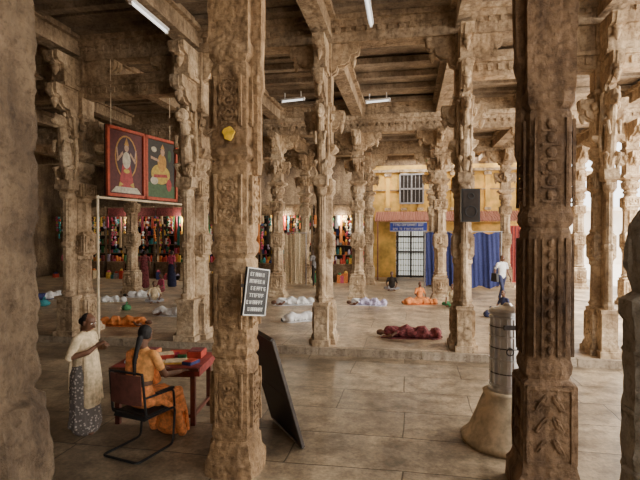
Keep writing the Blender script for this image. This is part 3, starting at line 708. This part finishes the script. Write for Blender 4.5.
# standing woman
s=.9
hc=V(0,.055,1.535)*s; hf=(0.1,.95,-.30); hu=(0,.30,.95)
P=[([V(0,0,1.0)*s,V(0,.0,.8)*s,V(0,0,.4)*s,V(0,.01,.14)*s],[(.14,.115),(.19,.16),(.195,.17),(.20,.18)],X,4),
   ([V(0,-.01,.95)*s,V(0,.0,1.12)*s,V(0,.01,1.26)*s,V(0,-.005,1.345)*s],[(.15,.12),(.155,.125),(.16,.115),(.12,.07)],X,1),
   ([V(-.15,0,1.335)*s,V(.15,0,1.335)*s],[.055,.055],None,1),
   ([V(0,.075,1.2)*s,V(0,.1,.95)*s,V(0,.12,.7)*s,V(0,.115,.42)*s],[(.12,.06),(.145,.07),(.16,.08),(.16,.075)],X,1),
   ([V(-.09,-.1,1.32)*s,V(-.1,-.125,1.05)*s,V(-.1,-.15,.75)*s,V(-.09,-.15,.45)*s],[(.07,.03),(.09,.035),(.10,.04),(.09,.03)],X,1),
   ([V(.05,-.09,1.3)*s,V(.06,-.13,1.0)*s,V(.06,-.15,.6)*s],[(.06,.03),(.08,.035),(.08,.03)],X,1),
   ([V(-.17,0,1.32)*s,V(-.29,-.04,1.12)*s],[.058,.048],None,1),([V(-.29,-.04,1.12)*s,V(-.2,.17,1.15)*s,V(-.12,.24,1.2)*s],[.040,.034,.025],None,0),
   ([V(.17,0,1.32)*s,V(.27,-.04,1.10)*s],[.058,.048],None,1),([V(.27,-.04,1.10)*s,V(.16,.17,1.16)*s,V(.09,.22,1.22)*s],[.040,.034,.025],None,0),
   ([V(-.07,.0,.2)*s,V(-.07,0,.06)*s],[.04,.035],None,0),([V(.07,.03,.2)*s,V(.07,.03,.06)*s],[.04,.035],None,0),
   ([V(-.07,-.03,.035)*s,V(-.08,.13,.022)*s],[(.035,.03),(.04,.018)],X,0),([V(.07,.0,.035)*s,V(.08,.16,.022)*s],[(.035,.03),(.04,.018)],X,0)]
for i in range(10):
    a=i*2*math.pi/10; P.append(([V(.13*math.cos(a),.11*math.sin(a),.75)*s,V(.21*math.cos(a),.185*math.sin(a),.13)*s],[.02,.03],None,4))
for i,xx in enumerate((-.10,-.04,.03,.09)): P.append(([V(xx*.7,.15,1.1)*s,V(xx,.195,.46)*s],[.014,.02],None,1))
P+=head(hc,hf,hu,.98)+hand(V(-.12,.24,1.2)*s,(.6,.6,.35),(-.3,.3,1),1,.95,.7)+hand(V(.09,.22,1.22)*s,(-.5,.6,.5),(.3,.2,1),-1,.95,.6)
person('standing_woman',P,[M_skin,M_beige,M_hair,M_lip,M_dot,M_blouse],.0075,(-2.95,6.0,0),math.radians(-100),3,eyes(hc,hf,hu,.98))
# seated woman
hc=V(0,.03,1.315); hf=(-.25,.95,-.2); hu=(0,.2,.97)
P=[([V(0,-.04,.58),V(0,.12,.57),V(0,.34,.555)],[(.20,.11),(.20,.10),(.17,.085)],X,1),
   ([V(-.12,.1,.56),V(-.12,.44,.54),V(-.11,.46,.3),V(-.11,.44,.12)],[.09,.075,.09,.10],None,1),([V(.12,.1,.56),V(.12,.44,.54),V(.11,.46,.3),V(.11,.44,.12)],[.09,.075,.09,.10],None,1),
   ([V(0,.40,.50),V(0,.43,.3),V(0,.42,.10)],[(.17,.08),(.18,.08),(.2,.1)],X,1),
   ([V(0,-.04,.6),V(0,-.03,.73)],[(.175,.12),(.14,.10)],X,1),([V(0,-.03,.74),V(0,-.02,.82)],[(.135,.10),(.135,.098)],X,0),
   ([V(0,-.02,.83),V(0,-.02,.97),V(0,-.005,1.08),V(0,-.005,1.13)],[(.14,.105),(.155,.115),(.15,.095),(.09,.06)],X,4),
   ([V(-.145,0,1.10),V(.145,0,1.10)],[.055,.055],None,4),
   ([V(-.11,-.085,1.12),V(-.08,-.12,.95),V(-.03,-.135,.75),V(.02,-.13,.58)],[(.07,.03),(.08,.03),(.09,.03),(.1,.03)],X,1),
   ([V(-.11,.07,1.12),V(-.04,.12,.95),V(.06,.13,.75)],[(.06,.03),(.09,.04),(.09,.04)],X,1),
   ([V(.17,0,1.09),V(.22,.03,.96)],[.053,.05],None,4),([V(.22,.03,.96),V(.25,.08,.86),V(.22,.3,.825),V(.2,.40,.81)],[.043,.038,.030,.024],None,0),
   ([V(-.17,0,1.09),V(-.23,.04,.96)],[.053,.05],None,4),([V(-.23,.04,.96),V(-.26,.1,.86),V(-.2,.32,.825),V(-.16,.42,.81)],[.043,.038,.030,.024],None,0),
   ([V(-.1,.42,.1),V(-.1,.56,.03)],[(.04,.035),(.04,.02)],X,0),([V(.1,.42,.1),V(.1,.56,.03)],[(.04,.035),(.04,.02)],X,0),
   ([V(.01,-.065,1.29),V(.01,-.10,1.2),V(.0,-.14,1.05),V(.005,-.15,.88)],[.035,.028,.024,.014],None,2)]
for i in range(7):
    xx=-.18+.06*i; P.append(([V(xx*.8,.5,.5),V(xx,.52,.3),V(xx*1.1,.53,.06)],[.016,.022,.028],None,1))
for sx in(-1,1): P.append(([V(sx*.2,.1,.52),V(sx*.21,.3,.4),V(sx*.22,.4,.08)],[.03,.05,.06],None,1))
P+=head(hc,hf,hu,1.,bun=False)+hand((.2,.40,.81),(-.1,1,-.05),(0,0,1),-1,1,.35)+hand((-.16,.42,.81),(.2,1,-.05),(0,0,1),1,1,.35)
person('seated_woman',P,[M_skin,M_orange,M_hair,M_lip,M_blouse],.0075,(CH[0],CH[1],0),FY,3,eyes(hc,hf,hu))
def standing(name,loc,rz,hgt,top,leg,skirt=False,stride=.12,vox=.012):
    s=hgt/1.68; W=lambda x,y,z:V(x,y,z)*s; hc=W(0,.03,1.565)
    P=[([W(0,0,.92),W(0,0,1.02),W(0,.01,1.2),W(0,0,1.36),W(0,-.005,1.41)],[(.155*s,.11*s),(.145*s,.1*s),(.165*s,.115*s),(.15*s,.09*s),(.08*s,.06*s)],X,1),
       ([W(-.165,0,1.37),W(.165,0,1.37)],[.055*s]*2,None,1)]
    for k in(-1,1):
        st=stride*k
        P+=[([W(k*.185,0,1.36),W(k*.225,-.03-st*.4,1.2)],[.057*s,.05*s],None,1),([W(k*.225,-.03-st*.4,1.2),W(k*.235,-.04-st*.5,1.07),W(k*.23,.04-st*1.1,.84)],[.043*s,.038*s,.025*s],None,0)]
        P+=hand(W(k*.23,.04-st*1.1,.84),(0,.1,-1),(k,0,0),1 if k>0 else -1,s*1.05,.4)
        P+=[([W(k*.09,0,.9),W(k*.1,.03+st*.9,.48),W(k*.095,-.01+st*1.6,.11)],[.095*s,.062*s,.048*s],None,4),
            ([W(k*.095,-.03+st*1.6,.045),W(k*.105,.13+st*1.6,.03)],[(.04*s,.035*s),(.045*s,.022*s)],X,0)]
    if skirt: P+=[([W(0,0,.98),W(0,0,.6),W(0,.02,.12)],[(.17*s,.13*s),(.2*s,.17*s),(.22*s,.2*s)],X,4),([W(-.1,.08,1.38),W(0,.13,1.1),W(.1,.13,.9)],[(.06*s,.03*s),(.09*s,.03*s),(.1*s,.03*s)],X,4)]
    P+=head(hc,(0,1,-.05),(0,.05,1),s,bun=skirt)
    return person(name,P,[M_skin,top,M_hair,M_lip,leg],vox,loc,rz,2,eyes(hc,(0,1,-.05),(0,.05,1),s))
m=standing('standing_man',(6.30,16.6,PZ),math.radians(200),1.58,M_wht,M_navy,stride=.14)
g=MB(); g.box((0,0,0),(.1,.3,.28),taper=.85); g.tube(arcpts([(0,-.1,.13),(0,-.06,.4),(0,.06,.4),(0,.1,.13)]),.01); b=g.obj('shoulder_bag',[M_black],(.3,0,.82)); b.parent=m
standing('standing_shopper',(-7.55,20.6,PZ),math.radians(20),1.6,M_maroon,M_maroon,True,.03)
standing('standing_shopper',(-6.5,21.0,PZ),math.radians(-30),1.58,M_pink,M_navy,True,.03)
standing('standing_shopper',(-8.5,21.3,PZ),math.radians(60),1.62,M_green,M_dark,True,.03)
standing('standing_shopper',(-5.6,20.2,PZ),math.radians(150),1.55,M_wht,M_grey,False,.05)
standing('standing_shopper',(-10.4,20.9,PZ),math.radians(-20),1.6,M_blue,M_grey,False,.05)
standing('standing_shopper',(-.2,21.2,PZ),math.radians(10),1.6,M_grey,M_dark,False,.05)
def lying(name,x,y,rz,c1,c2,cover=0,sc_=1.,mir=1,vox=.014):
    W=lambda a,b,c:V(a,b*mir,c)*sc_
    hc=W(0,0,.115); q=sc_
    P=[([W(.2,0,.16),W(.38,-.01,.15),W(.6,0,.14),W(.78,0,.155)],[(.14*q,.11*q),(.15*q,.12*q),(.125*q,.11*q),(.15*q,.13*q)],(0,0,1),1),
       ([W(.8,.03,.1),W(1.15,.22,.09),W(1.45,.02,.065)],[.085*q,.06*q,.04*q],None,4),([W(.8,-.02,.2),W(1.2,.14,.17),W(1.55,-.02,.09)],[.09*q,.062*q,.04*q],None,4),
       ([W(1.45,.02,.05),W(1.56,.1,.035)],[.035*q,.03*q],None,0),([W(1.55,-.02,.07),W(1.66,.06,.04)],[.035*q,.03*q],None,0),
       ([W(.22,.05,.26),W(.45,.2,.17)],[.055*q,.048*q],None,1),([W(.45,.2,.17),W(.3,.28,.08),W(.16,.2,.045)],[.04*q,.033*q,.025*q],None,0),
       ([W(.22,.04,.07),W(.3,.24,.05),W(.1,.2,.035)],[.05*q,.036*q,.026*q],None,0)]
    P+=hand(W(.16,.2,.045),(-1,-.2*mir,0),(0,0,1),mir,q,.4)
    P+=head(hc,(0,mir,.25),(-1,0,.05),q,bun=False)
    if cover:
        x0=.15 if cover==2 else .6
        pts=[];rd=[]
        n=9; xe=1.5
        for i in range(n):
            t=i/(n-1); xx=x0+(xe-x0)*t; pts.append(W(xx,.07*math.sin(t*2.6),.085+.02*math.sin(i*2.1))); rd.append(((.15+.04*math.sin(i*1.7)-.08*max(0,t-.6))*q,(.20+.05*math.cos(i*2.3)-.05*t)*q))
        P.append((pts,rd,(0,0,1),4))
        for i in range(6):
            t=random.random(); xx=x0+.1+(1.3-x0)*t; P.append(([W(xx,-.15,.05),W(xx+random.uniform(-.1,.1),0,.25),W(xx+random.uniform(-.1,.15),.2,.06)],[.02,.025,.02],None,4))
    def ex(e):
        g=MB(); n=28
        g.rings([[tuple(W(.8+(.78+.05*math.sin(7*a)+.04*math.sin(3*a+x))*math.copysign(abs(math.cos(a))**.5,math.cos(a)),.05+(.24+.04*math.sin(5*a+y))*math.copysign(abs(math.sin(a))**.5,math.sin(a)),zz)) for a in [2*math.pi*j/n for j in range(n)]] for zz in (0.001,.014)]); g.obj('sheet',[c1],parent=e)
    for k,(pts,rad,sd,mi) in enumerate(P):
        pts=[Vector(p) for p in pts]
        for i,p in enumerate(pts):
            r=rad[i] if i<len(rad) else rad[-1]
            rr=(r[0] if sd==(0,0,1) else min(r)) if isinstance(r,tuple) else r
            if p.z<rr*.95: p.z=rr*.95
        P[k]=(pts,rad,sd,mi)
    return person(name,P,[M_skin,c1,M_hair,M_lip,c2],vox,(x,y,PZ),rz,2,ex)
R=math.radians
lying('sleeping_person',1.38,10.9,R(-8),M_maroon,M_maroon,1,.82,-1)
lying('sleeping_person',-.95,12.55,R(25),M_wht,M_white,2,.75)
lying('sleeping_person',-1.5,15.6,R(10),M_wht,M_white,1,.8,-1)
lying('sleeping_person',.95,15.7,R(-10),M_wht,M_lil,1,.75,-1)
lying('sleeping_person',-4.35,12.15,R(176),M_saffron,M_saffron,1,.75)
lying('sleeping_person',-4.75,13.75,R(-12),M_wht,M_white,2,.75,-1)
lying('sleeping_person',-7.7,16.1,R(5),M_beige,M_white,1,.7)
lying('sleeping_person',-7.1,17.5,R(8),M_wht,M_white,1,.75)
lying('sleeping_person',-9.9,16.6,R(60),M_blue,M_white,1,.8)
lying('sleeping_person',2.75,15.75,R(0),M_saffron,M_saffron,2,.68)
def sitting(name,x,y,rz,c1,c2,q=.95,z=PZ):
    W=lambda a,b,c:V(a,b,c)*q; hc=W(0,.06,.80); 
    P=[([W(0,0,.13),W(0,-.01,.3),W(0,.02,.48),W(0,.02,.6)],[(.18*q,.14*q),(.15*q,.11*q),(.165*q,.115*q),(.09*q,.07*q)],X,1),([W(-.15,.02,.58),W(.15,.02,.58)],[.055*q]*2,None,1)]
    for k in(-1,1):
        P+=[([W(k*.1,0,.12),W(k*.33,.24,.13),W(-k*.05,.33,.07)],[.1*q,.07*q,.055*q],None,4),([W(-k*.05,.33,.07),W(-k*.16,.36,.04)],[.04*q,.035*q],None,0),
            ([W(k*.17,.02,.57),W(k*.25,.06,.36)],[.052*q,.045*q],None,1),([W(k*.25,.06,.36),W(k*.2,.28,.22)],[.038*q,.027*q],None,0)]
        P+=hand(W(k*.2,.28,.22),(-k*.2,1,-.3),(0,.3,1),k,q,.4)
    P+=head(hc,(0,1,-.15),(0,.15,1),q,bun=False)
    return person(name,P,[M_skin,c1,M_hair,M_lip,c2],.012,(x,y,z),rz,2,eyes(hc,(0,1,-.15),(0,.15,1),q))
sitting('sitting_man',4.25,15.3,R(150),M_beige,M_green,.8)
sitting('sitting_man',2.95,19.7,R(170),M_dark,M_grey,.85)
sitting('sitting_person',3.45,16.6,R(190),M_saffron,M_saffron,.72)
sitting('sitting_person',5.35,13.9,R(120),M_navy,M_white,.75)
sitting('sitting_person',-9.1,18.2,R(-120),M_wht,M_white,.8)
sitting('sitting_person',-6.3,19.1,R(140),M_pink,M_maroon,.8)
sitting('sitting_person',-5.6,16.2,R(200),M_beige,M_grey,.8)
def bundle(x,y,z,r,mat):
    g=MB(); n=18; rs=[]
    for i in range(8):
        t=(i+.2)/7.6*math.pi; rs.append([(r*math.sin(t)*(1+.12*math.sin(5*a+i))*math.cos(a),r*.8*math.sin(t)*(1+.1*math.cos(4*a))*math.sin(a),max(0,r*.45-r*.6*math.cos(t))) for a in [2*math.pi*j/n for j in range(n)]])
    g.rings(rs); g.tube([(0,0,r*.9),(0,.0,r*1.15),(r*.2,0,r*1.3)],[r*.18,r*.1,r*.2],round_=True); g.obj('cloth_bundle',[mat],(x,y,z),random.random()*3,smooth=True)
bundle(4.75,13.4,PZ,.2,M_navy); bundle(-8.9,15.4,PZ,.2,M_cyan); bundle(-5.9,14.6,PZ,.17,M_green)
# ------------------------------------------------------------------ light
w=bpy.data.worlds.new('sky'); sc.world=w; w.use_nodes=True
bg=w.node_tree.nodes['Background']; bg.inputs[0].default_value=(1,.98,.95,1); bg.inputs[1].default_value=4.4
def area(name,loc,target,sx,sy,pw,col=(1,.95,.88)):
    l=bpy.data.lights.new(name,'AREA'); l.shape='RECTANGLE'; l.size=sx; l.size_y=sy; l.energy=pw; l.color=col
    o=bpy.data.objects.new(name,l); sc.collection.objects.link(o); o.location=loc
    o.rotation_euler=(Vector(target)-Vector(loc)).to_track_quat('-Z','Y').to_euler(); return o
sl=bpy.data.lights.new('sun','SUN'); sl.energy=12; sl.angle=.02; sl.color=(1,.93,.82)
so=bpy.data.objects.new('sun',sl); sc.collection.objects.link(so); so.rotation_euler=Vector((-.40,.35,-1)).to_track_quat('-Z','Y').to_euler()
area('courtyard_daylight',(10.5,9,5.2),(0,13,0),9,3.5,1950,(1,.91,.77))
area('front_fill',(2.5,-2.6,4.6),(-.5,8,.5),6,3,170,(1,.92,.80))  # added fill lamp inside the closed front wall, no entrance there
x,y=H(-3,24.2); area('rear_fill',(x,y,6.4),(x,y,0),20,1.4,900,(1,.93,.8))  # added area lamp hidden under the closed roof, brightens the back wall
# ------------------------------------------------------------------ camera
cd=bpy.data.cameras.new('camera'); cd.lens=27; cd.sensor_width=36; cd.clip_end=300
co=bpy.data.objects.new('camera',cd); sc.collection.objects.link(co); co.location=(0,0,2.5)
co.rotation_euler=(math.radians(90-.84),0,0); sc.camera=co
